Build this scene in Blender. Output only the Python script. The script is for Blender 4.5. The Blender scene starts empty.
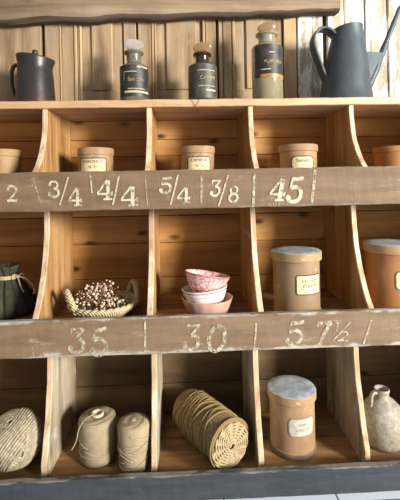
import bpy, bmesh, math, random
from mathutils import Vector, Matrix, noise
random.seed(7)
PI = math.pi
sc = bpy.context.scene
COL = sc.collection

# ------------------------------------------------------------------ camera
CAM = Vector((0.0, -0.84375, 0.69))
FPX, YAW, ROLL, HOR = 385.0, 0.03685, 0.01955, 184.4
Fw = Vector((math.sin(YAW), math.cos(YAW), 0))
R0 = Vector((math.cos(YAW), -math.sin(YAW), 0)); U0 = Vector((0, 0, 1))
Rt = math.cos(ROLL) * R0 - math.sin(ROLL) * U0
Up = math.cos(ROLL) * U0 + math.sin(ROLL) * R0
cd = bpy.data.cameras.new('camera'); cam = bpy.data.objects.new('camera', cd); COL.objects.link(cam)
M = Matrix.Identity(4)
for i in range(3):
    M[i][0], M[i][1], M[i][2], M[i][3] = Rt[i], Up[i], -Fw[i], CAM[i]
cam.matrix_world = M
cd.sensor_width = 36; cd.lens = FPX * 36 / 500; cd.shift_y = -(250 - HOR) / 500
cd.clip_start = 0.02
sc.camera = cam

def at(px, py, Y):
    "the point of the photograph's pixel on the upright plane at depth Y"
    d = Fw + Rt * (px - 200) / FPX + Up * (HOR - py) / FPX
    return CAM + d * ((Y - CAM.y) / d.y)

# ------------------------------------------------------------------ helpers
def C(h):
    h = h.lstrip('#')
    v = [int(h[i:i + 2], 16) / 255 for i in (0, 2, 4)]
    return tuple((c / 12.92 if c <= .04045 else ((c + .055) / 1.055) ** 2.4) for c in v) + (1,)

class NT:
    def __init__(s, name):
        s.m = bpy.data.materials.new(name); s.m.use_nodes = True
        s.t = s.m.node_tree; s.n = s.t.nodes; s.l = s.t.links
        s.b = s.n['Principled BSDF']
        s.tc = s.n.new('ShaderNodeTexCoord')
    def link(s, a, b): s.l.new(a, b)
    def mapping(s, scale, loc=(0, 0, 0), src=None, rot=(0, 0, 0)):
        m = s.n.new('ShaderNodeMapping'); m.inputs['Scale'].default_value = scale
        m.inputs['Location'].default_value = loc; m.inputs['Rotation'].default_value = rot
        s.link(src or s.tc.outputs['Object'], m.inputs['Vector']); return m.outputs[0]
    def noise(s, vec, scale, detail=4, rough=.55, dist=0):
        t = s.n.new('ShaderNodeTexNoise'); s.link(vec, t.inputs['Vector'])
        t.inputs['Scale'].default_value = scale; t.inputs['Detail'].default_value = detail
        t.inputs['Roughness'].default_value = rough; t.inputs['Distortion'].default_value = dist
        return t.outputs['Fac']
    def ramp(s, fac, stops):
        r = s.n.new('ShaderNodeValToRGB'); e = r.color_ramp.elements
        while len(e) < len(stops): e.new(.5)
        for k, (p, c) in enumerate(stops):
            e[k].position = p; e[k].color = c if isinstance(c, tuple) else (c, c, c, 1)
        s.link(fac, r.inputs[0]); return r.outputs[0]
    def mix(s, fac, a, b, mode='MIX'):
        m = s.n.new('ShaderNodeMix'); m.data_type = 'RGBA'; m.blend_type = mode
        for v, k in ((fac, 0), (a, 6), (b, 7)):
            if isinstance(v, (int, float)): m.inputs[k].default_value = v
            elif isinstance(v, tuple): m.inputs[k].default_value = v
            else: s.link(v, m.inputs[k])
        return m.outputs[2]
    def math(s, op, a, b=0.0):
        m = s.n.new('ShaderNodeMath'); m.operation = op
        for v, k in ((a, 0), (b, 1)):
            if isinstance(v, (int, float)): m.inputs[k].default_value = v
            else: s.link(v, m.inputs[k])
        return m.outputs[0]
    def sep(s, vec=None):
        x = s.n.new('ShaderNodeSeparateXYZ'); s.link(vec or s.tc.outputs['Object'], x.inputs[0]); return x.outputs
    def bump(s, h, strength=.3, dist=.002):
        b = s.n.new('ShaderNodeBump'); b.inputs['Strength'].default_value = strength
        b.inputs['Distance'].default_value = dist
        s.link(h, b.inputs['Height']); s.link(b.outputs[0], s.b.inputs['Normal'])
    def done(s, col, rough=.6, metal=0, spec=None):
        if isinstance(col, tuple): s.b.inputs['Base Color'].default_value = col
        else: s.link(col, s.b.inputs['Base Color'])
        if isinstance(rough, (int, float)): s.b.inputs['Roughness'].default_value = rough
        else: s.link(rough, s.b.inputs['Roughness'])
        s.b.inputs['Metallic'].default_value = metal
        if spec is not None: s.b.inputs['Specular IOR Level'].default_value = spec
        return s.m

def wood(name, dark, mid, light, axis='x', sc_=1.0, rough=.6, knot=.5, blotch=.35, tint=None, tint_at=.6, wear=None, spread=.25, seed=0, peel=None):
    t = NT(name)
    a, c = 2.2 * sc_, 34 * sc_
    S = {'x': (a, c, c), 'y': (c, a, c), 'z': (c, c, a)}[axis]
    geo = t.n.new('ShaderNodeNewGeometry')
    comb = t.n.new('ShaderNodeCombineXYZ')
    r = t.math('MULTIPLY', geo.outputs['Random Per Island'], 7.0)
    for k in range(3): t.link(r, comb.inputs[k])
    add = t.n.new('ShaderNodeVectorMath'); add.operation = 'ADD'
    t.link(t.tc.outputs['Object'], add.inputs[0]); t.link(comb.outputs[0], add.inputs[1])
    base = add.outputs[0]
    mp = t.mapping(S, (seed, seed * 2, seed), base)
    n1 = t.noise(mp, 1.0, 5, .6, .8)
    col = t.ramp(n1, [(.32, C(dark)), (.5, C(mid)), (.7, C(light))])
    fine = t.noise(mp, 6.0, 3, .6)
    col = t.mix(.32, col, t.ramp(fine, [(.3, .55), (.6, 1.0)]), 'MULTIPLY')
    big = t.noise(t.mapping((1, 1, 1), (seed, 0, 3), base), 7, 4, .6)
    col = t.mix(blotch, col, t.ramp(big, [(.3, .35), (.62, 1.0)]), 'MULTIPLY')
    if knot:
        ks = {'x': (7, 12, 14), 'y': (12, 7, 14), 'z': (12, 14, 7)}[axis]
        v = t.n.new('ShaderNodeTexVoronoi'); t.link(t.mapping(ks, (seed * 3, 1, 2), base), v.inputs['Vector'])
        v.inputs['Scale'].default_value = 1.0
        k = t.ramp(v.outputs['Distance'], [(.06, 1.0), (.17, .0)])
        col = t.mix(t.math('MULTIPLY', k, knot), col, C('#2a1a0e'))
    if tint:
        tn = t.noise(t.mapping((1, 1, 1), (9, seed, 1), base), 9, 5, .65)
        col = t.mix(t.ramp(tn, [(tint_at - .06, 0.0), (tint_at + .08, .85)]), col, C(tint))
    if peel:
        pn = t.noise(t.mapping({'z': (26, 26, 7), 'x': (7, 26, 26), 'y': (26, 7, 26)}[axis], (4, 2, 7), base), 1, 8, .72)
        col = t.mix(t.ramp(pn, [(.47, 0.0), (.51, .95)]), col, C(peel))
    isl = t.ramp(geo.outputs['Random Per Island'], [(0, 1 - spread), (1, 1.0)])
    col = t.mix(1.0, col, isl, 'MULTIPLY')
    t.bump(t.math('ADD', n1, fine), .35, .0012)
    return t.done(col, rough, 0, .3)

class MB:
    "collects shapes; build() links them as one mesh object"
    def __init__(s): s.bm = bmesh.new(); s.mi = 0; s.smooth = True
    def face(s, vs, smooth=None):
        try:
            f = s.bm.faces.new(vs); f.material_index = s.mi
            f.smooth = s.smooth if smooth is None else smooth
            return f
        except ValueError: return None
    def box(s, x0, x1, y0, y1, z0, z1, bev=.0):
        b = bmesh.new(); bmesh.ops.create_cube(b, size=1)
        for v in b.verts:
            v.co = Vector(((x0 + x1) / 2 + v.co.x * (x1 - x0), (y0 + y1) / 2 + v.co.y * (y1 - y0), (z0 + z1) / 2 + v.co.z * (z1 - z0)))
        if bev: bmesh.ops.bevel(b, geom=b.edges[:], offset=bev, segments=2, affect='EDGES', profile=.6)
        s.merge(b, False); return s
    def merge(s, b, smooth=True, M=None):
        mp = {}
        for v in b.verts: mp[v] = s.bm.verts.new(M @ v.co if M else v.co)
        for f in b.faces: s.face([mp[v] for v in f.verts], smooth)
        b.free()
    def loft(s, rings, closed=True, cap=True, smooth=True):
        R = [[s.bm.verts.new(p) for p in r] for r in rings]
        n = len(R[0])
        for a, b in zip(R, R[1:]):
            for k in range(n if closed else n - 1):
                j = (k + 1) % n
                s.face([a[k], a[j], b[j], b[k]], smooth)
        if cap:
            s.face(R[0][::-1], False); s.face(R[-1], False)
        return R
    def lathe(s, prof, seg=40, c=(0, 0, 0), fn=None, cap=True):
        "prof: (radius, z) from bottom to top"
        rings = []
        for r, z in prof:
            ring = []
            for k in range(seg):
                a = 2 * PI * k / seg
                p = Vector((c[0] + r * math.cos(a), c[1] + r * math.sin(a), c[2] + z))
                ring.append(fn(p, a) if fn else p)
            rings.append(ring)
        s.loft(rings, True, cap); return s
    def tube(s, pts, rad, seg=8, flat=None):
        "pts polyline; rad number or list; flat=(wide,thin) makes a strap with its width along y"
        pts = [Vector(p) for p in pts]; n = len(pts)
        T = [(pts[min(i + 1, n - 1)] - pts[max(i - 1, 0)]).normalized() for i in range(n)]
        N = T[0].orthogonal().normalized(); rings = []
        for i in range(n):
            if flat:
                Y = Vector((0, 1, 0)); Nn = Y.cross(T[i]).normalized(); w, h = flat
                ring = []
                for k in range(12):
                    a = 2 * PI * k / 12; ca, sa = math.cos(a), math.sin(a)
                    q = .35
                    ring.append(pts[i] + Y * w * math.copysign(abs(ca) ** q, ca) + Nn * h * math.copysign(abs(sa) ** q, sa))
            else:
                N = (N - T[i] * N.dot(T[i])).normalized(); B = T[i].cross(N)
                r = rad[i] if isinstance(rad, (list, tuple)) else rad
                ring = [pts[i] + (N * math.cos(2 * PI * k / seg) + B * math.sin(2 * PI * k / seg)) * r for k in range(seg)]
            rings.append(ring)
        s.loft(rings); return s
    def ico(s, c, r, sub=1, sq=(1, 1, 1)):
        b = bmesh.new(); bmesh.ops.create_icosphere(b, subdivisions=sub, radius=r)
        for v in b.verts: v.co = Vector((v.co.x * sq[0], v.co.y * sq[1], v.co.z * sq[2])) + Vector(c)
        s.merge(b); return s
    def plank(s, x0, x1, y0, y1, z0, z1, axis='x', n=60, amp=.001, bev=.002, seed=0, edge_amp=0, freq=18):
        "a long board with slightly worn, uneven edges"
        lo = Vector((x0, y0, z0)); hi = Vector((x1, y1, z1))
        ax = 'xyz'.index(axis); u, v = [(1, 2), (2, 0), (0, 1)][ax]
        rings = []
        for i in range(n + 1):
            t = lo[ax] + (hi[ax] - lo[ax]) * i / n
            a0, a1, b0, b1 = lo[u], hi[u], lo[v], hi[v]
            sec = []
            ma = (a0 + a1) / 2
            for (p, q) in ((a0 + bev, b0), (ma, b0), (a1 - bev, b0), (a1, b0 + bev), (a1, (b0 + b1) / 2), (a1, b1 - bev), (a1 - bev, b1), (ma, b1), (a0 + bev, b1), (a0, b1 - bev), (a0, (b0 + b1) / 2), (a0, b0 + bev)):
                w = [0, 0, 0]; w[ax] = t; w[u] = p; w[v] = q
                w = Vector(w)
                d = noise.noise_vector(Vector((w[ax] * freq, w[u] * 30 + seed, w[v] * 30))) * amp
                d += noise.noise_vector(Vector((w[ax] * 70, w[u] * 30 + seed, w[v] * 30 + 5))) * amp * .5
                d[ax] = 0
                w += d
                sec.append(w)
            rings.append(sec)
        s.loft(rings, True, True, False); return s
    def build(s, name, mat, parent=None, loc=None, auto=None):
        me = bpy.data.meshes.new(name)
        bmesh.ops.recalc_face_normals(s.bm, faces=s.bm.faces[:])
        s.bm.to_mesh(me); s.bm.free()
        for m in (mat if isinstance(mat, (list, tuple)) else [mat]): me.materials.append(m)
        o = bpy.data.objects.new(name, me); COL.objects.link(o)
        if auto is not None: me.set_sharp_from_angle(angle=math.radians(auto))
        if parent: o.parent = parent
        if loc: o.location = loc
        return o

def tag(o, label, cat, group=None, kind=None):
    o['label'] = label; o['category'] = cat
    if group: o['group'] = group
    if kind: o['kind'] = kind
    return o
def thing(name, label, cat, loc=(0, 0, 0), rz=0, group=None):
    o = bpy.data.objects.new(name, None); COL.objects.link(o); o.empty_display_size = .02
    o.location = loc; o.rotation_euler = (0, 0, rz); return tag(o, label, cat, group)
def struct(o): o['kind'] = 'structure'; return o

def font_mesh(text, size):
    "flat lettering in x/z, centred; returns (verts, faces)"
    cu = bpy.data.curves.new('letters', 'FONT'); cu.body = text; cu.size = size
    cu.align_x = 'CENTER'; cu.align_y = 'CENTER'
    o = bpy.data.objects.new('letters', cu); COL.objects.link(o)
    dg = bpy.context.evaluated_depsgraph_get(); me = o.evaluated_get(dg).to_mesh()
    vs = [v.co.copy() for v in me.vertices]; fs = [tuple(p.vertices) for p in me.polygons]
    o.evaluated_get(dg).to_mesh_clear(); bpy.data.objects.remove(o); bpy.data.curves.remove(cu)
    return vs, fs

# ------------------------------------------------------------------ materials
W = {}
W['back'] = wood('old pine back boards', '#8e6031', '#c48e4e', '#e2b472', 'x', .3, .6, .9, .4, spread=.25)
W['back_low'] = wood('darker low back boards', '#584631', '#7c6548', '#998158', 'x', .3, .7, .9, .5, spread=.3)  # darker, greyer brown for the back boards of the bottom row
W['top'] = wood('pine top board', '#a67e5a', '#c49d76', '#dab893', 'x', .8, .55, .25, .2, spread=.05, seed=2)
W['shelf'] = wood('pine shelf boards', '#7a5734', '#a27b50', '#bd976b', 'x', .8, .6, .3, .5, spread=.1, seed=4)
W['div'] = wood('pine dividers', '#8e6236', '#bd8f58', '#d8b280', 'z', .75, .5, .45, .35, spread=.15, seed=3)
W['edge'] = wood('worn divider edges', '#a5825c', '#d0b591', '#e8d9be', 'z', 1.4, .6, 0, .3, tint='#b98e80', tint_at=.6, spread=.1, seed=5)
W['div_low'] = wood('weathered pine dividers', '#8f7d62', '#baa88b', '#d8cbb6', 'z', .75, .6, .4, .4, tint='#d8d0c4', tint_at=.62, spread=.15, seed=3)
W['wall'] = wood('weathered pine panelling', '#8b7053', '#a98d6c', '#c0a683', 'z', .7, .7, .25, .3, tint='#9c8b74', tint_at=.58, spread=.18, seed=1)
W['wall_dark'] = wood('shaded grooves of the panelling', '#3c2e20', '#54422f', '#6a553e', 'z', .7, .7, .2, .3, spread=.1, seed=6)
W['bead'] = wood('bare pine beads', '#977b58', '#b6986f', '#cab18a', 'z', .8, .6, 0, .2, spread=.1, seed=8)
W['peel'] = wood('panelling with flaking white paint', '#978a74', '#aea28c', '#c2b6a2', 'z', .7, .75, .2, .35, spread=.08, seed=12, peel='#d9d8d2')
W['beam'] = wood('weathered beam', '#6c5a46', '#8c775e', '#a89378', 'x', .6, .8, .3, .4, spread=.05, seed=9)
W['beam_bark'] = wood('waney beam edge', '#3c3026', '#55463a', '#6e5d4d', 'x', .8, .9, .2, .4, spread=.05, seed=10)

def board_paint(name, base, dark, scuff, edge, zlo, zhi, wl, wh, seed=0, drk_amt=.6):
    "old distemper on a board, worn to grey wood along its edges"
    t = NT(name)
    x, y, z = t.sep()
    n = t.noise(t.mapping((6, 30, 40), (seed, 0, 0)), 1, 6, .65)
    col = t.mix(t.ramp(n, [(.35, 0.0), (.7, 1.0)]), C(base), C(dark))
    sp = t.noise(t.mapping((14, 60, 60), (seed + 3, 0, 0)), 1, 7, .72)
    col = t.mix(t.ramp(sp, [(.58, 0.0), (.68, .6)]), col, C(scuff))
    ed = t.noise(t.mapping((9, 30, 30), (seed + 8, 0, 0)), 1, 5, .7)
    up = t.math('SUBTRACT', z, zhi - wh * .5); up = t.math('DIVIDE', up, wh)
    dn = t.math('SUBTRACT', zlo + wl * .5, z); dn = t.math('DIVIDE', dn, wl)
    m = t.math('MAXIMUM', up, dn)
    m = t.math('ADD', m, t.math('MULTIPLY', t.math('SUBTRACT', ed, .5), 3.0))
    col = t.mix(t.ramp(m, [(.25, 0.0), (.6, .85)]), col, C(edge))
    fl = t.noise(t.mapping((60, 200, 200), (seed, 5, 0)), 1, 3, .6)
    col = t.mix(t.ramp(fl, [(.66, 0.0), (.72, .6)]), col, C('#2c241c'))
    t.bump(t.math('ADD', n, sp), .3, .001)
    return t.done(col, .65, 0, .25)
ZB = {1: (.6376, .723), 2: (.3214, .4015), 3: (-.005, .0535)}
W['b1'] = board_paint('brown distemper front', '#77614a', '#614d39', '#97866a', '#857a68', *ZB[1], .008, .006, 1)
W['b2'] = board_paint('faded brown front', '#7d6750', '#67533f', '#a49a84', '#a6a298', *ZB[2], .03, .016, 4)
W['b3'] = board_paint('dark blue grey plinth', '#3b4146', '#2c3135', '#4e5457', '#7d766c', *ZB[3], .004, .007, 7)

def paint_mark(name, col, lo, hi):
    t = NT(name)
    n = t.noise(t.mapping((90, 90, 90)), 1, 6, .7)
    t.link(t.ramp(n, [(lo, 0.0), (hi, 1.0)]), t.b.inputs['Alpha'])
    n2 = t.noise(t.mapping((30, 30, 30)), 1, 3, .6)
    return t.done(t.mix(n2, C(col), C('#9c927c')), .8, 0, .2)
W['mark'] = paint_mark('old cream lettering paint', '#d2c9ac', .34, .52)
W['mark_worn'] = paint_mark('rubbed cream lettering paint', '#c3bba2', .40, .59)

def simple(name, col, col2, scale=30, rough=.5, metal=0, bump=.15, spec=None, lo=.4, hi=.62, dist=.001):
    t = NT(name)
    n = t.noise(t.mapping((1, 1, 1)), scale, 6, .65)
    if bump: t.bump(n, bump, dist)
    return t.done(t.mix(t.ramp(n, [(lo, 0.0), (hi, 1.0)]), C(col), C(col2)), rough, metal, spec)
W['tile'] = None
t = NT('pale floor tiles')
br = t.n.new('ShaderNodeTexBrick'); t.link(t.mapping((1, 1, 1), (.18, 0.02, 0)), br.inputs['Vector'])
br.offset = 0; br.inputs['Scale'].default_value = 1.0; br.inputs['Brick Width'].default_value = .25; br.inputs['Row Height'].default_value = .25
br.inputs['Mortar Size'].default_value = .0022
br.inputs['Color1'].default_value = C('#c9d2dc'); br.inputs['Color2'].default_value = C('#c2ccd8'); br.inputs['Mortar'].default_value = C('#6a6e74')
W['tile'] = t.done(br.outputs['Color'], .3)

W['ink'] = simple('faded black ink', '#2c2a28', '#4a4540', 60, .7, 0, 0)
# ------------------------------------------------------------------ the setting
o = MB().box(-2.5, 2.5, -3.0, .42, -.05, -.0055).build('floor', W['tile']); struct(o)

WY = .300                                         # face of the panelling
wall = MB().box(-1.3, 1.5, WY + .018, WY + .05, 0.0, 1.75).build('wall_back', W['wall_dark']); struct(wall)
# boards of the panelling: (x0, x1, relief, kind); the last ones carry flaking paint
def wall_part(name, x0, x1, relief, mat, z0=.86, z1=1.72, bev=.002, seed=0):
    m = MB(); m.plank(x0, x1, WY + .018 - relief, WY + .0185, z0, z1, 'z', 40, .0005, bev, seed)
    return m.build(name, W[mat], wall)
BZ = .9755
for k, (a, b, rel, nm, mt) in enumerate([
        (-.92, -.80, .014, 'stile', 'wall'), (-.795, -.70, .014, 'stile', 'wall'), (-.69, -.60, .016, 'stile', 'wall'), (-.596, -.417, .014, 'stile', 'wall'),
        (-.407, -.3635, .015, 'stile', 'wall'), (-.3630, -.3585, .018, 'bead', 'bead'), (-.358, -.3215, .014, 'stile', 'wall'),
        (-.321, -.312, .018, 'bead', 'bead'), (-.311, -.3065, .015, 'bead', 'wall'), (-.3055, -.2985, .018, 'bead', 'bead'),
        (-.1765, -.139, .014, 'stile', 'wall'), (-.1335, -.094, .015, 'stile', 'wall'), (-.0935, -.0865, .018, 'bead', 'bead'), (-.0855, -.0785, .0175, 'bead', 'wall'),
        (.0575, .0655, .018, 'bead', 'bead'), (.0665, .098, .014, 'stile', 'wall'), (.106, .118, .013, 'stile', 'wall'), (.1192, .146, .015, 'stile', 'wall'), (.1465, .157, .018, 'bead', 'bead'),
        (.302, .3405, .016, 'stile', 'bead'), (.345, .390, .015, 'stile', 'peel'), (.3905, .4225, .014, 'stile', 'peel'), (.437, .4865, .016, 'stile', 'peel'),
        (.488, .551, .013, 'stile', 'peel'), (.552, .5675, .018, 'bead', 'peel'), (.569, .619, .014, 'stile', 'peel'), (.624, .70, .015, 'stile', 'peel'), (.706, .80, .014, 'stile', 'peel'), (.81, .93, .014, 'stile', 'peel')]):
    wall_part(nm, a, b, rel, mt, seed=k)
for k, (a, b) in enumerate([(-.272, -.2085), (-.0525, .0415), (.186, .279)]):
    m = MB(); m.plank(a, b, WY + .003, WY + .0185, BZ, 1.72, 'z', 30, .0005, .004, 40 + k); m.build('raised_panel', W['wall'], wall)
for k, (a, b) in enumerate([(-.298, -.18), (-.078, .057), (.158, .30)]):
    m = MB(); m.plank(a, b, WY + .010, WY + .0185, .86, 1.72, 'z', 16, .0004, .001, 60 + k); m.build('field', W['wall'], wall)
    m = MB(); m.plank(a, b, WY + .005, WY + .0105, .86, BZ - .004, 'x', 16, .0005, .002, 50 + k); m.build('rail', W['wall'], wall)

# beam across the top of the panelling
m = MB(); rings = []; NB = 90
for i in range(NB + 1):
    x = -.95 + (.459 + .95) * i / NB
    zb = 1.1665 + (x + .48) * .0265 + noise.noise(Vector((x * 9, 3, 0))) * .007 + noise.noise(Vector((x * 30, 7, 0))) * .002
    zc = zb - .007 - .006 * noise.noise(Vector((x * 6, 11, 0)))
    yw = .006 * noise.noise(Vector((x * 5, 0, 4)))
    rings.append([Vector((x, .258 + yw * .3, 1.36)), Vector((x, .259 + yw * .4, 1.25)), Vector((x, .258 + yw * .3, zb + .02)), Vector((x, .260 + yw * .2, zb + .003)), Vector((x, .264 + yw * .2, zb - .003)),
                  Vector((x, .272 + yw * .5, zc)), Vector((x, .284, zc + .002)), Vector((x, .2995, zc + .003)), Vector((x, .2995, 1.36))])
R = m.loft(rings, True, True, True)
m.bm.faces.ensure_lookup_table()
for f in m.bm.faces:
    c = f.calc_center_median()
    if .2605 < c.y < .299 and c.z < 1.3 and len(f.verts) == 4: f.material_index = 1
tag(m.build('wooden_beam', [W['beam'], W['beam_bark']], auto=40), 'rough weathered timber beam with dark wavy lower edge fixed across the panelled wall', 'beam')

# ------------------------------------------------------------------ the shelving unit
unit = thing('shelving_unit', 'old pine pigeonhole shelf unit with numbered front boards and scooped dividers', 'shelf', (0, 0, 0))
XL, XR = -.605, .69
YBK = .2916
FL = {1: .694, 2: .372, 3: .016}
CEIL = {1: .880, 2: FL[1] - .016, 3: FL[2] - .016}
m = MB()
zz = [.0, .10, .19, .27, .352, .365, .445, .535, .61, .66, .674, .745, .765, .81, .842, .878]
rng = [(-.004, .105), (.107, .205), (.207, .30), (.302, .356), (.3565, .418), (.4195, .520), (.5215, .600), (.602, .678), (.6785, .716), (.7175, .775), (.7765, .824), (.8255, .8795)]
for k, (a, b) in enumerate(rng):
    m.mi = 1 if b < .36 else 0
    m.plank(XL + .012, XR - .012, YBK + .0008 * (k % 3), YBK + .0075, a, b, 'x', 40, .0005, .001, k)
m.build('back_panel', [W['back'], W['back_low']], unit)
m = MB(); m.plank(XL - .02, XR + .02, .093, .2995, .880, .898, 'x', 110, .0011, .002, 3); m.build('top_board', W['top'], unit)
tb = bpy.data.objects['top_board']
m = MB(); m.tube([at(191, 98.2, .0918), at(195.5, 106.5, .0918)], .0005, 5); m.tube([at(200, 98.2, .0918), at(195.5, 106.5, .0918)], .0005, 5)
m.build('pencil_mark', W['ink'], tb)
for r in (1, 2, 3):
    m = MB(); m.plank(XL + .012, XR - .012, .0165 if r < 3 else .0165, YBK, FL[r] - .015, FL[r], 'x', 60, .0004, .001, r * 9)
    m.build('shelf', W['shelf'], unit)
for x in (XL, XR - .012):
    m = MB(); m.plank(x, x + .0118, .02, .2995, -.005, .8795, 'z', 30, .0005, .0015, int(x * 100)); m.build('end_panel', W['div'], unit)
boards = {}
for r in (1, 2, 3):
    a, b = ZB[r]
    m = MB(); m.plank(XL - .01, XR + .01, 0, .016, a, b, 'x', 160, .0012, .002, r * 17)
    boards[r] = m.build('front_board', W['b%d' % r], unit)

XS = [-.3444, -.0932, .1563, .4093]
YN = .1005
def divider(x, r, th, yb, pw, bulge=0, mats=('div', 'edge')):
    z0, z1 = FL[r] + .0003, CEIL[r] - .0003
    m = MB(); rings = []; n = 30
    zt = ZB[r][1]                                    # where the board hides the foot
    for i in range(n + 1):
        z = z0 + (z1 - z0) * i / n
        t = max(0, min(1, (z1 - z) / (z1 - zt)))
        f = YN - (YN - yb) * t ** pw + bulge * math.sin(PI * min(1, t * 1.4)) * (1 if t < .71 else 0)
        f += .0012 * noise.noise(Vector((x * 50, z * 40, r)))
        f = max(f, .0172)
        w = .0008 * noise.noise(Vector((x * 9, z * 25, 5)))
        q = .002
        xl, xr = x + w, x + th + w
        yd = (f + YBK) / 2
        rings.append([Vector((xl, YBK - .0005, z)), Vector((xl, yd, z)), Vector((xl, f + q, z)), Vector((xl + q * .8, f, z)), Vector((xr - q * .8, f, z)), Vector((xr, f + q, z)), Vector((xr, yd, z)), Vector((xr, YBK - .0005, z))])
    m.loft(rings, True, True, False)
    for fc in m.bm.faces:
        c = fc.calc_center_median()
        if len(fc.verts) == 4 and abs(c.x - x - th / 2) < th / 2 - .0004 and c.y < YBK - .01: fc.material_index = 1
    return m.build('divider', [W[mats[0]], W[mats[1]]], unit)
for x in XS:
    divider(x, 1, .0128, .030, 2.6)
    divider(x, 2, .0135, .0172, 2.9)
    divider(x, 3, .0140, .050, 2.4, .004, ('div_low', 'edge'))

# ---- painted numbers: strokes as (points, width), in a box one unit high
def arc(cx, cy, rx, ry, a0, a1, n=14):
    return [(cx + rx * math.cos(math.radians(a0 + (a1 - a0) * k / n)), cy + ry * math.sin(math.radians(a0 + (a1 - a0) * k / n))) for k in range(n + 1)]
G = {
    '2': [(arc(.33, .72, .28, .26, 170, -30), .15), ([(.56, .60), (.40, .36), (.06, .08)], .10), ([(.02, .07), (.30, .10), (.66, .05)], .16), ([(.63, .05), (.66, .2)], .08), (arc(.10, .74, .05, .05, 0, 360), .10)],
    '3': [(arc(.34, .75, .26, .23, 165, -80), .12), (arc(.34, .27, .32, .27, 88, -165), .16), (arc(.10, .78, .05, .05, 0, 360), .10), (arc(.08, .21, .06, .06, 0, 360), .11)],
    '3f': [([(.06, .80), (.08, .96), (.66, .96)], .10), ([(.64, .96), (.30, .58)], .10), (arc(.32, .30, .33, .29, 95, -160), .15), (arc(.07, .22, .06, .06, 0, 360), .11)],
    '4': [([(.48, 1.0), (.02, .34)], .10), ([(.0, .30), (.78, .30)], .11), ([(.54, .98), (.54, .04)], .19), ([(.32, .03), (.78, .03)], .10), ([(.74, .2), (.76, .42)], .09)],
    '5': [([(.16, .93), (.42, .90), (.68, .97)], .15), ([(.17, .95), (.12, .52)], .09), (arc(.32, .30, .33, .30, 130, -160), .16), (arc(.07, .18, .06, .06, 0, 360), .11)],
    '7': [([(.04, .80), (.08, .94), (.35, .90), (.72, .96)], .15), ([(.70, .95), (.45, .5), (.30, .02)], .14)],
    '8': [(arc(.34, .75, .23, .22, 0, 360, 22), .12), (arc(.34, .26, .29, .25, 0, 360, 22), .14)],
    '0': [(arc(.36, .5, .30, .47, 0, 360, 26), .15)],
    '1': [([(.10, .80), (.30, .98)], .08), ([(.30, .98), (.30, .04)], .16), ([(.10, .03), (.50, .03)], .08)],
}
def stroke(m, pts, w, y):
    pts = [Vector((p[0], 0, p[1])) for p in pts]; n = len(pts); L = []; Rr = []
    loop = n > 3 and (pts[0] - pts[-1]).length < 1e-4
    for i in range(n):
        a = pts[i - 1] if i else (pts[-2] if loop else pts[0]); b = pts[i + 1] if i < n - 1 else (pts[1] if loop else pts[-1])
        t = (b - a).normalized(); nn = Vector((-t.z, 0, t.x)) * w / 2
        L.append(m.bm.verts.new(pts[i] + nn + Vector((0, y, 0)))); Rr.append(m.bm.verts.new(pts[i] - nn + Vector((0, y, 0))))
    for i in range(n - 1): m.face([L[i], L[i + 1], Rr[i + 1], Rr[i]], False)
def glyphs(r, items, mat='mark', name='painted_number'):
    "items: (glyph, px left, py top, px right, py bottom, slant) or ('/', x0,y0,x1,y1, width)"
    m = MB(); k = 0; Y0 = -.0016
    for it in items:
        if it[0] in '/|':
            a, b = at(it[1], it[2], 0), at(it[3], it[4], 0); w = it[5]
            offs = (0,) if it[0] == '|' else (-.32, .32)
            for q in offs:
                d = q * w
                stroke(m, [(a.x + d, a.z), ((a.x + b.x) / 2 + d + .0004, (a.z + b.z) / 2), (b.x + d, b.z)], w * (1 if it[0] == '|' else .5), Y0 - .00003 * k); k += 1
            continue
        a, b = at(it[1], it[4], 0), at(it[3], it[2], 0); wd, ht = b.x - a.x, b.z - a.z; sl = it[5]
        for pts, w in G[it[0]]:
            stroke(m, [(a.x + p[0] / .78 * wd + sl * p[1] * ht, a.z + p[1] * ht) for p in pts], w * ht, Y0 - .00003 * k); k += 1
    o = m.build(name, W[mat], boards[r]); return o
glyphs(1, [('2', 7, 185.5, 19, 202, .0)])
glyphs(1, [('3', 48.5, 181, 60.5, 197, 0), ('/', 68.5, 177, 60, 205, .0028), ('4', 69, 188, 81.5, 206, 0)])
glyphs(1, [('4', 97, 180, 112, 200, .05), ('/', 119, 176, 113, 205, .0032), ('4', 121, 186, 137.5, 206, .02)])
glyphs(1, [('5', 159.5, 177, 172, 193, .08), ('/', 178, 175, 170.5, 205, .0032), ('4', 177, 187, 189.5, 203, .05)])
glyphs(1, [('3f', 210, 180, 220.5, 196, .12), ('/', 228, 175, 218.5, 206, .003), ('8', 228, 186, 239, 202, .1)])
glyphs(1, [('4', 268, 179, 283, 201, .22), ('5', 286, 177, 302, 202, .15)])
for it in [('/', 33.5, 179, 41.5, 206, .0022), ('|', 90.3, 175, 92, 193, .0035), ('|', 145, 175, 147.5, 206, .0018), ('|', 201.5, 175, 201, 205, .0042), ('|', 254, 173, 253, 207, .0055), ('|', 315, 170, 311, 205, .0065)]:
    glyphs(1, [it], 'mark_worn', 'painted_line')
glyphs(2, [('3f', 69, 327.5, 86, 353, .05)], 'mark_worn')
glyphs(2, [('5', 91, 327, 109, 355, .0)], 'mark_worn')
glyphs(2, [('3f', 183, 324, 200, 350, .12)], 'mark_worn')
glyphs(2, [('0', 205, 325, 225, 352, .18)], 'mark_worn')
glyphs(2, [('5', 285, 320.5, 303, 344, .15)], 'mark_worn')
glyphs(2, [('7', 313, 321, 328, 345, .2)], 'mark_worn')
glyphs(2, [('1', 333, 321, 341, 331, .2), ('|', 350, 322, 332, 341, .003), ('2', 337, 331, 349, 341, .15)], 'mark_worn')
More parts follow.
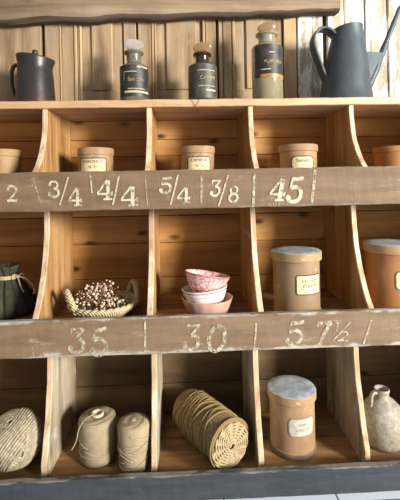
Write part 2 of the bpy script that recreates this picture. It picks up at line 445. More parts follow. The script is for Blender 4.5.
for it in [('|', 145, 320, 145, 354, .004), ('|', 256, 323, 254, 350, .004), ('|', 31, 338, 34, 358, .0018), ('|', 371, 320, 363, 344, .0042)]:
    glyphs(2, [it], 'mark_worn', 'painted_line')
vs, fs = font_mesh('A U S S E', .0105)
p0 = at(278, 205, 0); m = MB(); bv = [m.bm.verts.new((p0.x + v.x * 1.15, -.0016, p0.z + v.y)) for v in vs]
for f in fs: m.face([bv[i] for i in f], False)
m.build('painted_lettering', W['mark_worn'], boards[1])

# ------------------------------------------------------------------ lidded jars
def jar_mat(name, base, dark, light, top):
    t = NT(name)
    n = t.noise(t.mapping((1, 1, .6)), 22, 6, .65)
    col = t.mix(t.ramp(n, [(.35, 0.0), (.65, 1.0)]), C(base), C(dark))
    n2 = t.noise(t.mapping((1, 1, 1)), 60, 4, .6)
    col = t.mix(t.ramp(n2, [(.66, 0.0), (.72, .8)]), col, C(light))
    t.bump(n, .15, .001)
    return t.done(col, .55, 0, .3)
W['jar_tan'] = jar_mat('tan card jar', '#a5865f', '#91744e', '#c6aa84', None)
W['jar_pink'] = jar_mat('pinkish tan card jar', '#a28263', '#8e7052', '#c2a587', None)
W['jar_grey'] = jar_mat('grey brown jar with orange wear', '#917756', '#7f6a52', '#d8c6a8', None)
W['jar_orange'] = jar_mat('orange brown jar', '#9c6c3e', '#865832', '#bb9466', None)
W['lid_top'] = simple('dusty blue grey lid top', '#b8bfc4', '#8f979c', 40, .6, 0, .1)
W['jar_band'] = simple('dark base band', '#7d6450', '#64503f', 40, .6)
W['label'] = simple('aged cream label paper', '#d8c8a0', '#c2ac80', 60, .7, 0, .05)
W['label_grey'] = simple('aged grey label paper', '#bdb7a4', '#a39c88', 60, .7, 0, .05)
W['ink_pale'] = simple('faint grey ink', '#6e675c', '#857c6c', 60, .7, 0, 0)

def patch(m, r, zc, w, h, rot, cor, n=28, dz=0):
    "label with rounded corners wrapped on a cylinder of radius r, centred at angle rot (0 = towards -y)"
    cols = []
    for i in range(n + 1):
        u = -w / 2 + w * i / n
        e = max(0, abs(u) - (w / 2 - cor)); hh = h / 2 - (cor - math.sqrt(max(0, cor * cor - e * e)))
        a = u / r + rot
        cols.append([m.bm.verts.new((r * math.sin(a), -r * math.cos(a), zc + dz + q * hh)) for q in (-1, -.33, .33, 1)])
    for a, b in zip(cols, cols[1:]):
        for k in range(3): m.face([a[k], b[k], b[k + 1], a[k + 1]])
def wrap_text(m, text, size, r, zc, rot, wscale=1):
    vs, fs = font_mesh(text, size)
    bv = []
    for v in vs:
        a = v.x * wscale / r + rot
        bv.append(m.bm.verts.new((r * math.sin(a), -r * math.cos(a), zc + v.y)))
    for f in fs: m.face([bv[i] for i in f], False)

def jar(name, label, loc, rl, rb, H, lid_h, body, lid, lt, lab=None, band=True, cat='jar', group=None, lid_top_mat=True):
    j = thing(name, label, cat, loc, 0, group)
    m = MB(); b0 = rb * 1.025
    prof = [(rb * .98, 0), (b0, .0015), (b0, H * .09), (rb, H * .10), (rb * .995, H * .5), (rb, H - lid_h - .001), (rb, H - lid_h * .6)]
    m.lathe(prof, 48)
    m.build('body', W[body], j, auto=40)
    if band:
        m = MB(); m.lathe([(b0 + .0004, .001), (b0 + .0012, .002), (b0 + .0012, H * .085), (b0 + .0004, H * .095)], 48, cap=False); m.build('base_band', W[band if isinstance(band, str) else 'jar_band'], j, auto=40)
    m = MB()
    fn = lambda p, a: Vector((p.x, p.y, p.z + .0007 * noise.noise(Vector((p.x * 40, p.y * 40, loc[0] * 9)))))
    m.lathe([(rb + .0003, H - lid_h), (rl - .001, H - lid_h), (rl, H - lid_h + .0015), (rl, H - .003), (rl - .001, H - .001), (rl - .003, H), (rl * .6, H + .0006), (.002, H + .0008)], 48, fn=fn)
    if lid_top_mat:
        for f in m.bm.faces:
            if f.calc_center_median().z > H - .0008: f.material_index = 1
    m.build('lid', [W[lid], W[lt]], j, auto=30)
    if lab:
        zc, w, h, rot, paper, lines, edge, cor = lab
        m = MB(); patch(m, rb + .0006, zc, w, h, rot, cor); f = m.build('label_border', W[edge], j)
        m = MB(); patch(m, rb + .0010, zc, w - .0055, h - .0055, rot, max(.0012, cor - .0027)); f = m.build('label', W[paper], j)
        m = MB()
        for text, size, dz, ws in lines: wrap_text(m, text, size, rb + .0014, zc + dz, rot, ws)
        m.build('lettering', W['ink' if paper == 'label' else 'ink_pale'], f)
    return j
F1 = FL[1] + .0009; F2 = FL[2] + .0009; F3 = FL[3] + .0009
JG = 'lidded apothecary jars on the shelves'
jar('lidded_jar', 'small tan lidded jar partly out of view above the painted 2', (-.464, .15, F1), .0455, .0435, .092, .0185, 'jar_tan', 'jar_tan', 'jar_tan', None, True, group=JG)
jar('lidded_jar', 'small tan lidded jar with cream label in the bin above the 4/4', (-.2279, .15, F1), .0452, .0432, .092, .0185, 'jar_tan', 'jar_pink', 'jar_pink', (.046, .072, .040, .0, 'label', [('TARONCE', .011, .010, 1), ('TR. 23', .008, -.004, 1)], 'ink', .004), True, group=JG)
jar('lidded_jar', 'small pinkish lidded jar in the bin above the 5/4 and 3/8', (.0319, .15, F1), .0448, .0428, .092, .0185, 'jar_pink', 'jar_pink', 'jar_pink', (.045, .062, .040, .05, 'label', [('CAMPHR', .011, .010, 1), ('TR. 14', .008, -.004, 1)], 'ink', .004), True, group=JG)
jar('lidded_jar', 'small pale tan lidded jar with oval label in the bin above the 45', (.2942, .15, F1), .0498, .0472, .092, .0185, 'jar_tan', 'jar_pink', 'jar_pink', (.044, .060, .036, -.04, 'label', [('Samml', .013, .006, 1)], 'ink', .012), True, group=JG)
jar('lidded_jar', 'orange brown jar cut off at the end of the top row beyond the fourth divider', (.545, .15, F1), .0475, .0455, .084, .0165, 'jar_orange', 'jar_orange', 'jar_orange', None, False, group=JG)
jar('lidded_jar', 'tall lidded jar with bluish grey top and framed cream label above the 57½', (.2657, .09, F2), .0608, .0555, .1525, .0205, 'jar_grey', 'jar_tan', 'lid_top', (.080, .068, .047, .30, 'label', [('EXCHEM', .0105, .009, 1), ('PYRAMI', .0105, -.003, 1), ('D. 46 VI', .006, -.013, 1)], 'ink', .005), 'jar_grey', group=JG)
jar('lidded_jar', 'tall orange brown jar with pale lid cut off at the end of the middle row', (.507, .105, F2), .0618, .0575, .163, .0215, 'jar_orange', 'jar_tan', 'lid_top', (.08, .060, .045, .22, 'label', [('SALVIA', .0105, .004, 1)], 'ink', .010), False, group=JG)
jar('lidded_jar', 'tall tan jar with grey lid, grey label and dark base band, lowest row', (.2605, .135, F3), .0612, .0565, .151, .0205, 'jar_pink', 'jar_tan', 'lid_top', (.079, .072, .046, .20, 'label_grey', [('GRM', .010, .006, 1), ('LYKESTE', .0095, -.006, 1)], 'ink_pale', .012), True, group=JG)

# ------------------------------------------------------------------ coffee pot
TZ = .8985
W['pot'] = simple('dark pewter glaze', '#2b2b2e', '#3d3c3e', 18, .28, .55, .2, None, .4, .65, .0012)
t = NT('dark pewter with rusty foot'); x, y, z = t.sep()
n = t.noise(t.mapping((1, 1, 1)), 22, 6, .65)
col = t.mix(n, C('#211f1e'), C('#3c3936'))
mm = t.math('ADD', t.math('MULTIPLY', t.math('SUBTRACT', .036, z), 30), t.math('MULTIPLY', t.math('SUBTRACT', n, .5), 1.8))
col = t.mix(t.ramp(mm, [(.1, 0.0), (.7, .8)]), col, C('#4a2e28'))
t.bump(n, .5, .002); W['pot'] = t.done(col, .36, .3)
pot = thing('coffee_pot', 'dark metal coffee pot with small knobbed lid on the top board', 'coffee pot', (-.392, .19, TZ))
def potfn(p, a):
    q = Vector(p); k2 = max(0, (p.z - .06) / .075)
    q.z -= (.13 * p.x + .0025) * min(1, k2)
    if p.z > .115:                                   # pouring lip towards +x
        k = max(0, math.cos(a)) ** 6 * (p.z - .115) / .024
        q.x += .005 * k
    return q
m = MB(); m.lathe([(.044, 0), (.0515, .002), (.0515, .006), (.0495, .02), (.0478, .05), (.0460, .08), (.0440, .10), (.0432, .108), (.0440, .116), (.0462, .128), (.0470, .1335), (.0462, .1355), (.0435, .134), (.0430, .122), (.0430, .117)], 48, fn=potfn)
m.build('body', W['pot'], pot, auto=50)
m = MB(); m.lathe([(.0415, .1305), (.0425, .1325), (.040, .1355), (.03, .139), (.015, .141), (.004, .1415)], 40, fn=potfn); lid = m.build('lid', W['pot'], pot, auto=50)
m = MB(); m.lathe([(.006, .137), (.005, .142), (.0066, .1445), (.0072, .150), (.0062, .1545), (.002, .1555)], 20); m.build('knob', W['pot'], lid, auto=50)
pts = [(-.042, 0, .114), (-.050, 0, .116), (-.057, 0, .111), (-.061, 0, .098), (-.062, 0, .080), (-.060, 0, .058), (-.055, 0, .040), (-.049, 0, .028), (-.045, 0, .024)]
m = MB(); m.tube(pts, [.0052, .0055, .0055, .005, .005, .005, .005, .005, .006], 10); m.build('handle', W['pot'], pot)

# ------------------------------------------------------------------ bottles
def glassy(name, col, trans, rough, dirt, dirt_amt):
    t = NT(name); n = t.noise(t.mapping((1, 1, .5)), 30, 6, .7)
    t.b.inputs['Transmission Weight'].default_value = trans; t.b.inputs['IOR'].default_value = 1.45
    c = t.mix(t.ramp(n, [(.45, 0.0), (.7, dirt_amt)]), C(col), C(dirt))
    return t.done(c, rough)
W['glass_a'] = glassy('smoky grey glass', '#8a8474', .5, .14, '#6a6252', .8)
W['glass_b'] = glassy('dark bottle glass', '#4a463c', .35, .12, '#5b6058', .8)
W['glass_c'] = glassy('greenish clear glass', '#c0b898', .6, .16, '#a49a78', .7)
W['neck_b'] = glassy('brown glass neck', '#4b362c', .4, .12, '#2c211c', .6)
W['stop_a'] = glassy('cloudy glass stopper', '#c2b8ae', .35, .25, '#9c938a', .7)
W['stop_b'] = glassy('amber glass stopper', '#a08258', .4, .2, '#7b623e', .7)
W['lab_black'] = simple('worn black label', '#25221c', '#524d42', 45, .5, 0, .1, None, .45, .75)
W['lab_teal'] = simple('worn dark teal label', '#34322a', '#5a5648', 40, .5, 0, .1, None, .42, .7)
W['gold'] = paint_mark('dull gold paint', '#c8a868', .36, .55)
W['cream'] = paint_mark('worn cream bands', '#d2c6a2', .30, .45)
W['copper'] = simple('coppery gold paint', '#c08a50', '#96683a', 60, .45, .2, .05)
def bottle(label, x, rb, zs, zn, rn, rlip, glass, neck, stop, srx, srz, tilt, lab, lab_col, marks, zst):
    b = thing('apothecary_bottle', label, 'bottle', (x, .19, TZ), 0, 'stoppered apothecary bottles on the top board')
    m = MB(); m.lathe([(rb * .9, 0), (rb, .004), (rb, zs - .008), (rb * .96, zs - .003), (rb * .8, zs + .002), (rn * 1.15, zs + .005), (rn, zs + .008)], 44)
    m.build('body', W[glass], b, auto=60)
    m = MB(); m.lathe([(rn, zs + .0075), (rn, zn - .006), (rn * 1.06, zn - .003), (rlip, zn - .001), (rlip, zn + .003), (rlip * .93, zn + .0045), (rn * .8, zn + .0035)], 40)
    m.build('neck', W[neck], b, auto=50)
    s = thing_part('stopper', b)
    m = MB()                                         # a flat thick glass disc standing on a plug
    Mx = Matrix.Translation((0, 0, zst)) @ Matrix.Rotation(tilt, 4, 'Y') @ Matrix.Rotation(.25, 4, 'X') @ Matrix.Rotation(PI / 2, 4, 'X')
    bb = MB(); bb.lathe([(.3, -.0042), (.82, -.0042), (.97, -.0028), (1.0, 0), (.97, .0028), (.82, .0042), (.3, .0042)], 40)
    for v in bb.bm.verts: v.co = Mx @ Vector((v.co.x * srx, v.co.y * srz, v.co.z))
    m.merge(bb.bm)
    m.lathe([(rn * .74, zn - .004), (rn * .78, zn + .0055), (rn * .55, zn + .008), (.006, zst - srz * .75)], 24)
    m.build('stopper', W[stop], b, auto=40)
    z0, z1, rot = lab
    m = MB(); patch(m, rb + .0005, (z0 + z1) / 2, rb * 2.7, z1 - z0, rot, .002); lb = m.build('label', W[lab_col], b)
    for mk in marks:
        m = MB()
        if mk[0] == 'band': patch(m, rb + .0010, mk[1], mk[2], mk[3], mk[4], min(.001, mk[3] / 3))
        else: wrap_text(m, mk[1], mk[2], rb + .0011, mk[3], mk[4], mk[6] if len(mk) > 6 else 1)
        m.build('painted_band' if mk[0] == 'band' else 'lettering', W[mk[5]], lb)
    return b
def thing_part(n, p): return None
bottle('slim smoky glass bottle with cloudy stopper and cream banded black label beside coffee pot', -.132, .0378, .1085, .1435, .0195, .0262, 'glass_a', 'glass_a', 'stop_a', .0262, .0150, .12, (.022, .104, .1), 'lab_black',
       [('band', .099, .034, .004, .75, 'cream'), ('band', .034, .074, .0052, .35, 'cream'), ('band', .042, .05, .0016, .3, 'cream'), ('band', .086, .036, .0016, -.15, 'cream'), ('band', .075, .0018, .022, -.62, 'cream'), ('text', 'Spec. Ss', .014, .066, .25, 'gold')], .1680)
bottle('dark teal grey bottle with brown neck and amber stopper, middle one of the stoppered bottles', .0506, .0388, .1085, .1375, .0180, .0250, 'glass_b', 'neck_b', 'stop_b', .0248, .0140, -.12, (.016, .105, .1), 'lab_teal',
       [('band', .036, .03, .0048, .55, 'cream'), ('band', .088, .052, .0015, .25, 'cream'), ('band', .047, .052, .0015, .25, 'cream'), ('text', 'CAMPR', .014, .068, .35, 'gold')], .1590)
bottle('largest stoppered bottle, clear greenish glass below a black label, near the watering can', .226, .0412, .160, .190, .022, .0295, 'glass_c', 'glass_c', 'stop_b', .0250, .0138, -.16, (.068, .154, .25), 'lab_black',
       [('band', .0715, .085, .009, .35, 'copper'), ('band', .088, .028, .002, -.3, 'cream'), ('band', .132, .014, .0025, .1, 'cream'), ('text', 'PERMANG', .0125, .108, .3, 'gold')], .2110)

# ------------------------------------------------------------------ watering can
t = NT('weathered zinc'); n = t.noise(t.mapping((1, 1, .5)), 16, 6, .65)
col = t.mix(t.ramp(n, [(.35, 0.0), (.68, 1.0)]), C('#50585c'), C('#3d4448'))
n2 = t.noise(t.mapping((1, 1, .6), (3, 1, 2)), 70, 4, .6)
col = t.mix(t.ramp(n2, [(.70, 0.0), (.74, .8)]), col, C('#c9c8c0'))
t.bump(n, .2, .0015); W['zinc'] = t.done(col, .5, .3, .4)
can = thing('watering_can', 'tall blue grey zinc watering can with strap handle on the top board', 'watering can', (.438, .19, TZ))
def canfn(p, a):
    q = Vector(p); k = p.z / .208
    q.x += .011 * k
    if p.z > .20: q.z += .004 * math.cos(a + .3)
    return q
m = MB(); m.lathe([(.070, 0), (.0735, .001), (.0735, .006), (.0722, .008), (.066, .04), (.0565, .10), (.046, .165), (.0385, .207), (.0392, .2085), (.0375, .2095), (.0368, .206), (.0375, .19)], 56, fn=canfn)
m.build('body', W['zinc'], can, auto=50)
def L(px, py, dy=0):
    p = at(px, py, .19 + dy); return (p.x - .438, dy, p.z - TZ)
hp = [L(338, 41), L(334, 36), L(329, 31.5), L(323.5, 29.5), L(318.5, 30.5), L(314.5, 34.5), L(312.5, 41), L(313.5, 49), L(317, 59), L(321, 70), L(325.5, 81), L(327, 85)]
def smooth(pts, n=3):
    pts = [Vector(p) for p in pts]; out = []
    for i in range(len(pts) - 1):
        p0, p1, p2, p3 = pts[max(i - 1, 0)], pts[i], pts[i + 1], pts[min(i + 2, len(pts) - 1)]
        for k in range(n):
            u = k / n; out.append(.5 * ((2 * p1) + (p2 - p0) * u + (2 * p0 - 5 * p1 + 4 * p2 - p3) * u * u + (3 * p1 - p0 - 3 * p2 + p3) * u ** 3))
    out.append(pts[-1]); return out
m = MB(); m.tube(smooth(hp), 1, flat=(.019, .0034)); m.build('handle', W['zinc'], can, auto=40)
sp = [L(366, 89), L(371.5, 79), L(379, 61), L(387, 40), L(396, 17), L(400, 7)]
m = MB(); m.tube(smooth(sp), [.012] * 3 + [.0105] * 3 + [.0085] * 3 + [.0068] * 3 + [.0055] * 3 + [.005], 14); m.build('spout', W['zinc'], can)
m = MB(); ring = [L(362, 52.5), L(380, 53.5), L(382, 56), L(372, 80), L(368, 84)]
m.loft([[Vector(p) + Vector((0, dy, 0)) for p in ring] for dy in (-.0092, -.0085, .0085, .0092)], True, True, False); m.build('spout_web', W['zinc'], can)

# ------------------------------------------------------------------ bowls
W['china'] = simple('white glazed china', '#e6e0d8', '#d8d0c4', 20, .2, 0, 0)
t = NT('pink flowered china'); n = t.noise(t.mapping((1, 1, 1)), 150, 5, .7)
W['pink'] = t.done(t.mix(t.ramp(n, [(.4, 0.0), (.55, 1.0)]), C('#bd6470'), C('#e0beb2')), .25)
t = NT('beige panelled china'); n = t.noise(t.mapping((1, 1, .3)), 60, 4, .6)
W['beige'] = t.done(t.mix(n, C('#c8a694'), C('#b38a78')), .3)
W['pink_line'] = simple('pink glaze line', '#c25a6c', '#b04a5c', 60, .3, 0, 0)
def bowl(label, loc, r, h, foot, mat, tilt=(0, 0), lines=(), scallop=0, rim=None, inner=None):
    b = thing('china_bowl', label, 'bowl', loc, 0, 'stacked china bowls'); b.rotation_euler = (tilt[0], tilt[1], 0)
    fn = (lambda p, a: Vector((p.x * (1 + scallop * math.cos(14 * a) * p.z / h), p.y * (1 + scallop * math.cos(14 * a) * p.z / h), p.z))) if scallop else None
    m = MB(); th = .0028
    prof = [(foot * .9, 0), (foot, .001), (foot * .98, .004)]
    for k in range(1, 11):
        u = k / 10; prof.append((foot + (r - foot) * math.sin(u * PI / 2) ** .85 if 0 else foot + (r - foot) * (u ** .62), .004 + (h - .004) * u))
    up = [(r - th * .4, h + .0007)]
    for k in range(10, 0, -1):
        u = k / 10; up.append((max(.003, foot + (r - foot) * (u ** .62) - th), .006 + (h - .006) * u))
    up.append((.002, .006))
    m.lathe(prof + up, 56, fn=fn)
    body = m.build('body', W[mat], b, auto=60)
    for z, dz, mt in lines:
        u = (z - .004) / (h - .004); u2 = (z + dz - .004) / (h - .004)
        ra, rb_ = foot + (r - foot) * u ** .62, foot + (r - foot) * u2 ** .62
        m = MB(); m.lathe([(ra + .0004, z), (rb_ + .0004, z + dz)], 56, cap=False); m.build('painted_band', W[mt], b)
    return b
bx = .0463
bowl('lowest and widest bowl of the stack, beige with fluted sides', (bx, .085, F2), .0615, .046, .041, 'beige', (0, 0), [], .012)
bx -= .003
bowl('plain white bowl with pink lines, middle of the stack', (bx + .001, .085, F2 + .0235), .0555, .046, .035, 'china', (-.03, -.09), [(.031, .0012, 'pink_line'), (.0405, .0022, 'pink_line')])
bowl('pink flowered bowl tilted on top of the bowl stack', (bx - .003, .085, F2 + .0545), .0550, .047, .031, 'pink', (-.10, .17), [(.0435, .0025, 'pink_line')])

# ------------------------------------------------------------------ basket and dried flowers
def fibre(name, a, b, wscale, rot=(0, 0, 0), rough=.9, bump=.9, stretch=(1, 1, 1)):
    t = NT(name); mp = t.mapping(stretch, (0, 0, 0), None, rot)
    w = t.n.new('ShaderNodeTexWave'); t.link(mp, w.inputs['Vector']); w.bands_direction = 'DIAGONAL'
    w.inputs['Scale'].default_value = wscale; w.inputs['Distortion'].default_value = 2.5; w.inputs['Detail'].default_value = 2
    n = t.noise(t.mapping((1, 1, 1)), 60, 5, .7)
    f = t.math('MULTIPLY', w.outputs['Fac'], t.math('ADD', n, .35))
    t.bump(f, bump, .0015)
    return t.done(t.mix(t.ramp(f, [(.1, 0.0), (.7, 1.0)]), C(a), C(b)), rough, 0, .15)
W['straw'] = fibre('braided straw', '#9a8560', '#dccaa2', 90)
bk = thing('woven_basket', 'shallow round braided straw basket with two handles above the 35', 'basket', (-.2065, .110, F2))
m = MB()
for k in range(6):
    u = k / 5; rr = .052 + .026 * u; z = .0078 + .0217 * u
    pts = [Vector((rr * math.cos(2 * PI * q / 48), rr * math.sin(2 * PI * q / 48), z + .0012 * math.sin(q * 2 * PI / 3))) for q in range(49)]
    m.tube(pts, .0058, 8)
m.lathe([(.010, .003), (.052, .002), (.053, .006), (.01, .006)], 40)
m.build('body', W['straw'], bk)
m = MB(); pts = []
for sgn, ph in ((0, 0), (0, PI)):
    pts = [Vector(((.080 + .0022 * math.cos(q * .9 + ph)) * math.cos(2 * PI * q / 110), (.080 + .0022 * math.cos(q * .9 + ph)) * math.sin(2 * PI * q / 110), .033 + .0022 * math.sin(q * .9 + ph))) for q in range(111)]
    m.tube(pts, .0048, 7)
m.build('rim', W['straw'], bk)
def handle(a0, spread, lean, hgt):
    m = MB()
    for ph in (0, PI):
        pts = []
        for q in range(46):
            u = q / 45; a = a0 + spread * (u - .5) * 2 * (1 - .0)
            up = math.sin(u * PI) ** .75
            rr = .080 + lean * up
            pts.append(Vector((rr * math.cos(a) + .002 * math.cos(q * .9 + ph), rr * math.sin(a), .026 + hgt * up + .002 * math.sin(q * .9 + ph))))
        m.tube(pts, .0056, 8)
    m.build('handle', W['straw'], bk)
handle(PI + .48, .42, .008, .046)
handle(.55, .38, .000, .044)
W['bud_dark'] = simple('reddish brown dried buds', '#86583f', '#5c3c2c', 200, .9, 0, .2)
W['bud_pale'] = simple('pale pinkish dried buds', '#e4d2bc', '#c4a68c', 200, .9, 0, .2)
W['stalk'] = simple('dry stalks', '#7a6044', '#5c4630', 200, .9, 0, .2)
m = MB(); rnd = random.Random(5)
for s in range(64):
    a = rnd.random() * 2 * PI; q = math.sqrt(rnd.random()) * .060
    bx_, by_ = q * math.cos(a) * .6, q * math.sin(a) * .6
    top = .030 + .021 * (1 - (q / .060) ** 2) + rnd.random() * .014
    if q * math.cos(a) > .02: top *= .72
    if -.03 < q * math.cos(a) + .01 < .018: top += .008
    tip = Vector((q * math.cos(a) * 1.05 - .008, q * math.sin(a) * 1.0, top)); base = Vector((bx_, by_, .012))
    m.mi = 2; m.tube([base, (base + tip) / 2 + Vector((rnd.uniform(-.004, .004), rnd.uniform(-.004, .004), 0)), tip], .0006, 5)
    for k in range(11):
        d = Vector((rnd.gauss(0, 1), rnd.gauss(0, 1), rnd.gauss(0, .8))) * .0075
        c = tip + d
        if math.hypot(c.x, c.y) > min(.072, .036 + .026 * c.z / .0295) or c.z < .013: continue
        m.mi = 2; m.tube([tip - Vector((0, 0, .008)), c], .0004, 4)
        m.mi = 1 if rnd.random() < .55 else 0
        m.ico(c, rnd.uniform(.0018, .0034), 1, (1, 1, rnd.uniform(.8, 1.3)))
df = m.build('dried_flowers', [W['bud_dark'], W['bud_pale'], W['stalk']], None, (-.2065, .110, F2))
tag(df, 'dried reddish brown and pale flower heads heaped in the straw basket', 'dried flowers', None, 'stuff')

# ------------------------------------------------------------------ tied cloth sack
W['sackcloth'] = simple('dark grey green sackcloth', '#2c281d', '#3f3a2a', 40, .9, 0, .3)
W['ribbon'] = simple('cream ribbon', '#c4b592', '#a3906a', 60, .8, 0, .1)
sk = thing('cloth_sack', 'dark grey green gathered cloth sack tied with a cream ribbon bow', 'sack', (-.448, .155, F2), .55)
m = MB(); seg = 96
def skfn(p, a):
    z = p.z; k = 1 + .10 * math.cos(11 * a + z * 14) * min(1, z / .03) + .03 * math.cos(23 * a)
    return Vector((p.x * k - .012 * (z / .12), p.y * k, z))
m.lathe([(.045, 0), (.056, .003), (.059, .015), (.052, .04), (.040, .065), (.028, .085), (.0215, .093), (.023, .10), (.028, .113), (.031, .123), (.025, .122), (.016, .105)], seg, fn=skfn)
m.build('bag', W['sackcloth'], sk)
m = MB()
for k in range(3): m.tube([Vector((.0275 * math.cos(2 * PI * q / 40) - .0095, .0275 * math.sin(2 * PI * q / 40), .0915 + .003 * k)) for q in range(41)], .0017, 7)
kx, ky, kz = .010, -.026, .095
for sx in (-1, 1):
    m.tube(smooth([(kx, ky, kz), (kx + sx * .008, ky - .004, kz + .007), (kx + sx * .014, ky - .004, kz + .003), (kx + sx * .011, ky - .005, kz - .004), (kx, ky, kz)], 5), 1, flat=(.0022, .0009))
m.ico((kx, ky - .002, kz), .0042, 2)
m.tube(smooth([(kx, ky, kz), (kx + .015, ky - .012, kz - .004), (kx + .028, ky - .022, kz - .018), (kx + .035, ky - .026, kz - .036), (kx + .030, ky - .028, kz - .042)], 5), .0022, 7)
m.tube(smooth([(kx, ky, kz), (kx + .004, ky - .014, kz - .020), (kx + .010, ky - .022, kz - .036)], 5), .0018, 7)
m.build('ribbon_bow', W['ribbon'], sk)

# ------------------------------------------------------------------ twine ball, cones, rope spool
W['twine'] = simple('grey beige twine', '#8f8269', '#b4a88e', 120, .9, 0, .3)
W['twine_pale'] = fibre('pale twine', '#a59678', '#d8ccb0', 200)
def twine_wind(name, a, b, sc_, tilt=.0):
    t = NT(name)
    w = t.n.new('ShaderNodeTexWave'); t.link(t.mapping((1, 1, 1), (0, 0, 0), None, (tilt, tilt, 0)), w.inputs['Vector']); w.bands_direction = 'Z'
    w.inputs['Scale'].default_value = sc_; w.inputs['Distortion'].default_value = .25; w.inputs['Detail'].default_value = 1.0; w.inputs['Detail Scale'].default_value = 2
    n = t.noise(t.mapping((1, 1, 1)), 45, 5, .7)
    t.bump(w.outputs['Fac'], .5, .0012)
    c = t.mix(t.ramp(w.outputs['Fac'], [(.1, 0.0), (.6, 1.0)]), C(a), C(b))
    return t.done(t.mix(t.ramp(n, [(.35, .55), (.6, 0.0)]), c, C(a)), .9, 0, .1)
W['wind'] = twine_wind('tight wound twine', '#8f7e62', '#b5a486', 120, .06)
W['card'] = simple('cream card tube', '#d6c8a8', '#b9a986', 60, .8)
# ball
r_ = random.Random(3)
bl = thing('twine_ball', 'fat ball of pale string with a hollow on top in the lowest row', 'twine ball', (-.418, .122, F3))
RX, RZ = .060, .061
m = MB(); m.lathe([(.012, .003)] + [(RX * .965 * math.sin(a), RZ - RZ * .965 * math.cos(a)) for a in [PI * k / 20 for k in range(3, 19)]] + [(.022, RZ * 1.86), (.017, RZ * 1.5)], 40)
m.build('core', W['wind'], bl)
m = MB()
for fam in range(4):
    ax = Vector((math.sin(fam * 1.7) * .75, math.cos(fam * 1.7) * .75, .55)).normalized()
    e1 = ax.orthogonal().normalized(); e2 = ax.cross(e1)
    for k in range(-5, 6):
        off = k * .098; pts = []
        rr = math.sqrt(max(0, 1 - off * off))
        for q in range(49):
            a = 2 * PI * q / 48; d = ax * off + (e1 * math.cos(a) + e2 * math.sin(a)) * rr
            d += noise.noise_vector(d * 3 + Vector((fam, k * .1, 0))) * .03
            lift = .985 + .022 * fam
            p = Vector((d.x * RX * lift, d.y * RX * lift, d.z * RZ * .97 * lift))
            if p.z > RZ * .78: 
                p.z = RZ * .78 + (p.z - RZ * .78) * .35
            pts.append(p + Vector((0, 0, RZ + .0015)))
        m.tube(pts, .0033, 7)
m.build('winding', W['twine'], bl)
bl.rotation_euler = (.3, -.1, 0); bl.location.z += .0075

def cone(label, loc, r0, r1, H, rz, strands, ring, thread):
    c = thing('twine_cone', label, 'twine cone', loc, rz, 'cones of twine in the lowest row')
    fn = lambda p, a: Vector((p.x * (1 + .02 * noise.noise(Vector((p.z * 30, math.cos(a) * 1.5, math.sin(a) * 1.5)))), p.y, p.z))
    m = MB(); prof = [(r0 * .8, 0), (r0 * .95, .002), (r0, .008), (r0 + (r1 - r0) * .5, H * .5), (r1, H - .010), (r1 * .96, H - .004), (r1 * .86, H), (r1 * .5, H + .0015), ((.0150 if ring else .006), H + .001), ((.0135 if ring else .0055), H - .004), ((.0125 if ring else .004), H - .05)]
    m.lathe(prof, 56, fn=fn); w = m.build('winding', W['wind'], c, auto=70)
    m = MB(); rr = random.Random(strands)
    for k in range(strands):
        z0 = rr.uniform(.2, .85) * H; dz = rr.uniform(-.22, .22) * H; a0 = rr.uniform(0, 6.28); pts = []
        for q in range(31):
            a = a0 + 3.6 * q / 30; z = z0 + dz * math.sin(q / 30 * PI * 1.0) ; z = max(.01, min(H - .012, z))
            R_ = r0 + (r1 - r0) * z / H + .0016
            pts.append((R_ * math.cos(a), R_ * math.sin(a), z))
        m.tube(pts, .0009, 5)
    m.build('strand', W['twine_pale'], w)
    m = MB()
    if ring:
        m.lathe([(.0125, H - .004), (.0155, H + .001), (.0155, H + .0060), (.0147, H + .0072), (.0118, H + .0072), (.0110, H + .005), (.0108, H - .035)], 32, cap=False)
    else: m.lathe([(.0045, H - .01), (.0055, H + .002), (.0030, H + .0022), (.0026, H - .01)], 24, cap=False)
    m.build('core_tube', W['card'], c, auto=50)
    if thread:
        m = MB(); m.tube(smooth(thread, 6), .0011, 6); m.build('loose_thread', W['twine_pale'], c)
    return c
c1 = at(98, 440, .122)
th = []
for px, py, Y in [(97, 413, .112), (92, 415, .098), (86, 419, .088), (81, 425, .080), (78, 432, .076), (76.5, 440, .072), (74, 446, .066), (71.5, 450, .060)]:
    p = at(px, py, Y); th.append((p.x - c1.x, p.y - .122, p.z - F3))
cone('wide cone of beige twine with open card tube and a loose thread hanging', (c1.x, .122, F3), .0425, .0462, .105, 0, 7, True, th)
c2 = at(134, 445, .083)
cone('narrower solid topped cone of beige twine standing against the second divider', (c2.x, .085, F3), .0345, .0385, .111, .6, 8, False, None)

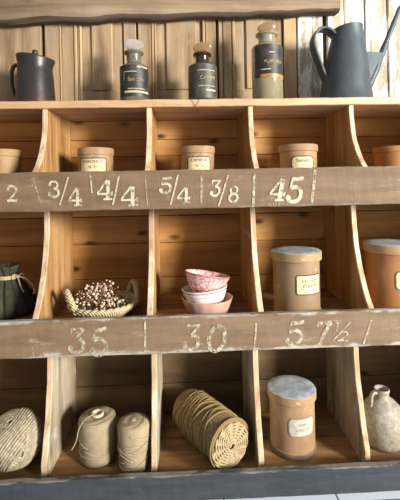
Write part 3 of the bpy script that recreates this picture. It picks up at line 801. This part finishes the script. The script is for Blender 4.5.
# rope spool lying on its side
W['rope'] = fibre('golden brown cord', '#7d6745', '#b89a6c', 200)
W['rope_end'] = fibre('pale cord end', '#a08a64', '#dcc8a0', 170)
RR = .0555
ang = math.atan2(.167, -.103)                       # direction from near end to far end
sp_ = thing('rope_spool', 'big roll of golden brown cord lying on its side with spiral end facing out', 'rope spool', (.0930, .058, F3 + RR + .0055), ang)
LN = .190
m = MB()
def prof_r(u): return RR * (1.0 - .05 * u - .10 * max(0, (u - .8) / .2) ** 2)
m2 = MB(); rings = []
for u, k in [(0, .55), (0, .93), (.015, .96), (.5, .96), (.9, .96), (1.0, .9), (1.0, .2)]:
    rings.append([Vector((u * LN, prof_r(u) * k * math.cos(2 * PI * q / 40), prof_r(u) * k * math.sin(2 * PI * q / 40))) for q in range(40)])
m2.loft(rings); m2.build('core', W['rope'], sp_)
N = 50; pts = []
for q in range(N * 30 + 1):
    u = q / (N * 30); a = 2 * PI * q / 30
    pts.append((u * LN, prof_r(u) * .975 * math.cos(a), prof_r(u) * .975 * math.sin(a)))
m.tube(pts, .0023, 6)
rr = random.Random(11)
for k in range(16):                                  # crossing turns laid over the helix
    u0 = rr.uniform(.05, .75); du = rr.uniform(.12, .35) * rr.choice((1, 1, -1)); a0 = rr.uniform(0, 6.28); pts = []
    for q in range(41):
        u = max(.01, min(.985, u0 + du * math.sin(PI * q / 40))); a = a0 + 2 * PI * q / 40
        R_ = prof_r(u) * .975 + .0034
        pts.append((u * LN, R_ * math.cos(a), R_ * math.sin(a)))
    m.tube(pts, .0021, 6)
m.build('winding', W['rope'], sp_)
m = MB(); pts = []; turns = 7
for q in range(turns * 36 + 1):
    v = q / (turns * 36); a = 2 * PI * q / 36; R_ = .006 + (RR * .93 - .006) * v
    pts.append((-.002 - .004 * (1 - v), R_ * math.cos(a), R_ * math.sin(a)))
# two twisted strands give the laid, chain-like look
for ph in (0, PI):
    tw = []
    for i, p in enumerate(pts):
        a = i * 1.05 + ph; rad = Vector((0, p[1], p[2])).normalized()
        tw.append(Vector(p) + rad * .0019 * math.cos(a) + Vector((1, 0, 0)) * .0019 * math.sin(a))
    m.tube(tw, .0022, 6)
m.build('spiral_end', W['rope_end'], sp_)

# ------------------------------------------------------------------ stoneware jug
t = NT('speckled stoneware'); n = t.noise(t.mapping((1, 1, 1)), 90, 6, .75)
n3 = t.noise(t.mapping((1, 1, .4)), 14, 4, .6)
col = t.mix(t.ramp(n, [(.38, 0.0), (.62, 1.0)]), C('#7f7566'), C('#aca392'))
col = t.mix(t.ramp(n3, [(.4, 0.0), (.7, .5)]), col, C('#8f8068'))
t.bump(n, .4, .0015); W['stone'] = t.done(col, .6)
jx = at(382.5, 430, .132).x
jg = thing('stoneware_jug', 'speckled grey beige stoneware jug with small ear handle in the lowest row', 'jug', (jx, .132, F3))
m = MB(); m.lathe([(.040, 0), (.045, .002), (.0475, .010), (.0530, .035), (.0545, .055), (.052, .075), (.044, .094), (.031, .108), (.021, .114), (.0168, .119), (.0165, .127), (.0185, .132), (.0190, .136), (.0175, .1385), (.0145, .137), (.013, .124)], 48)
m.build('body', W['stone'], jg, auto=60)
m = MB(); a = PI * .96
pts = smooth([(-.0165, -.004, .130), (-.024, -.006, .132), (-.030, -.008, .127), (-.0325, -.009, .118), (-.0335, -.0095, .108), (-.035, -.010, .099)], 4)
m.tube(pts, 1, flat=(.0058, .0036)); m.build('handle', W['stone'], jg)

# ------------------------------------------------------------------ light
sd = bpy.data.lights.new('window_light', 'AREA'); sd.shape = 'DISK'; sd.size = .9; sd.energy = 315; sd.color = (1.0, .965, .915)
so = bpy.data.objects.new('window_light', sd); COL.objects.link(so)
so.location = (2.85, -2.5, 1.22); d = Vector((0.0, .1, .5)) - so.location; so.rotation_euler = d.to_track_quat('-Z', 'Y').to_euler()
w = bpy.data.worlds.new('world'); sc.world = w; w.use_nodes = True
wn = w.node_tree; bg = wn.nodes['Background']
tc = wn.nodes.new('ShaderNodeTexCoord'); sx = wn.nodes.new('ShaderNodeSeparateXYZ'); rp = wn.nodes.new('ShaderNodeValToRGB')
wn.links.new(tc.outputs['Generated'], sx.inputs[0]); wn.links.new(sx.outputs[2], rp.inputs[0]); wn.links.new(rp.outputs[0], bg.inputs['Color'])
rp.color_ramp.elements[0].position = 0.0; rp.color_ramp.elements[0].color = (.55, .56, .57, 1)
rp.color_ramp.elements[1].position = .75; rp.color_ramp.elements[1].color = (.92, .96, 1.0, 1)
bg.inputs['Strength'].default_value = .46
vs_ = sc.view_settings; sc.display_settings.display_device = 'sRGB'
vs_.view_transform = 'Standard'; vs_.look = 'None'; vs_.gamma = 1; vs_.use_curve_mapping = False; vs_.exposure = 0.22
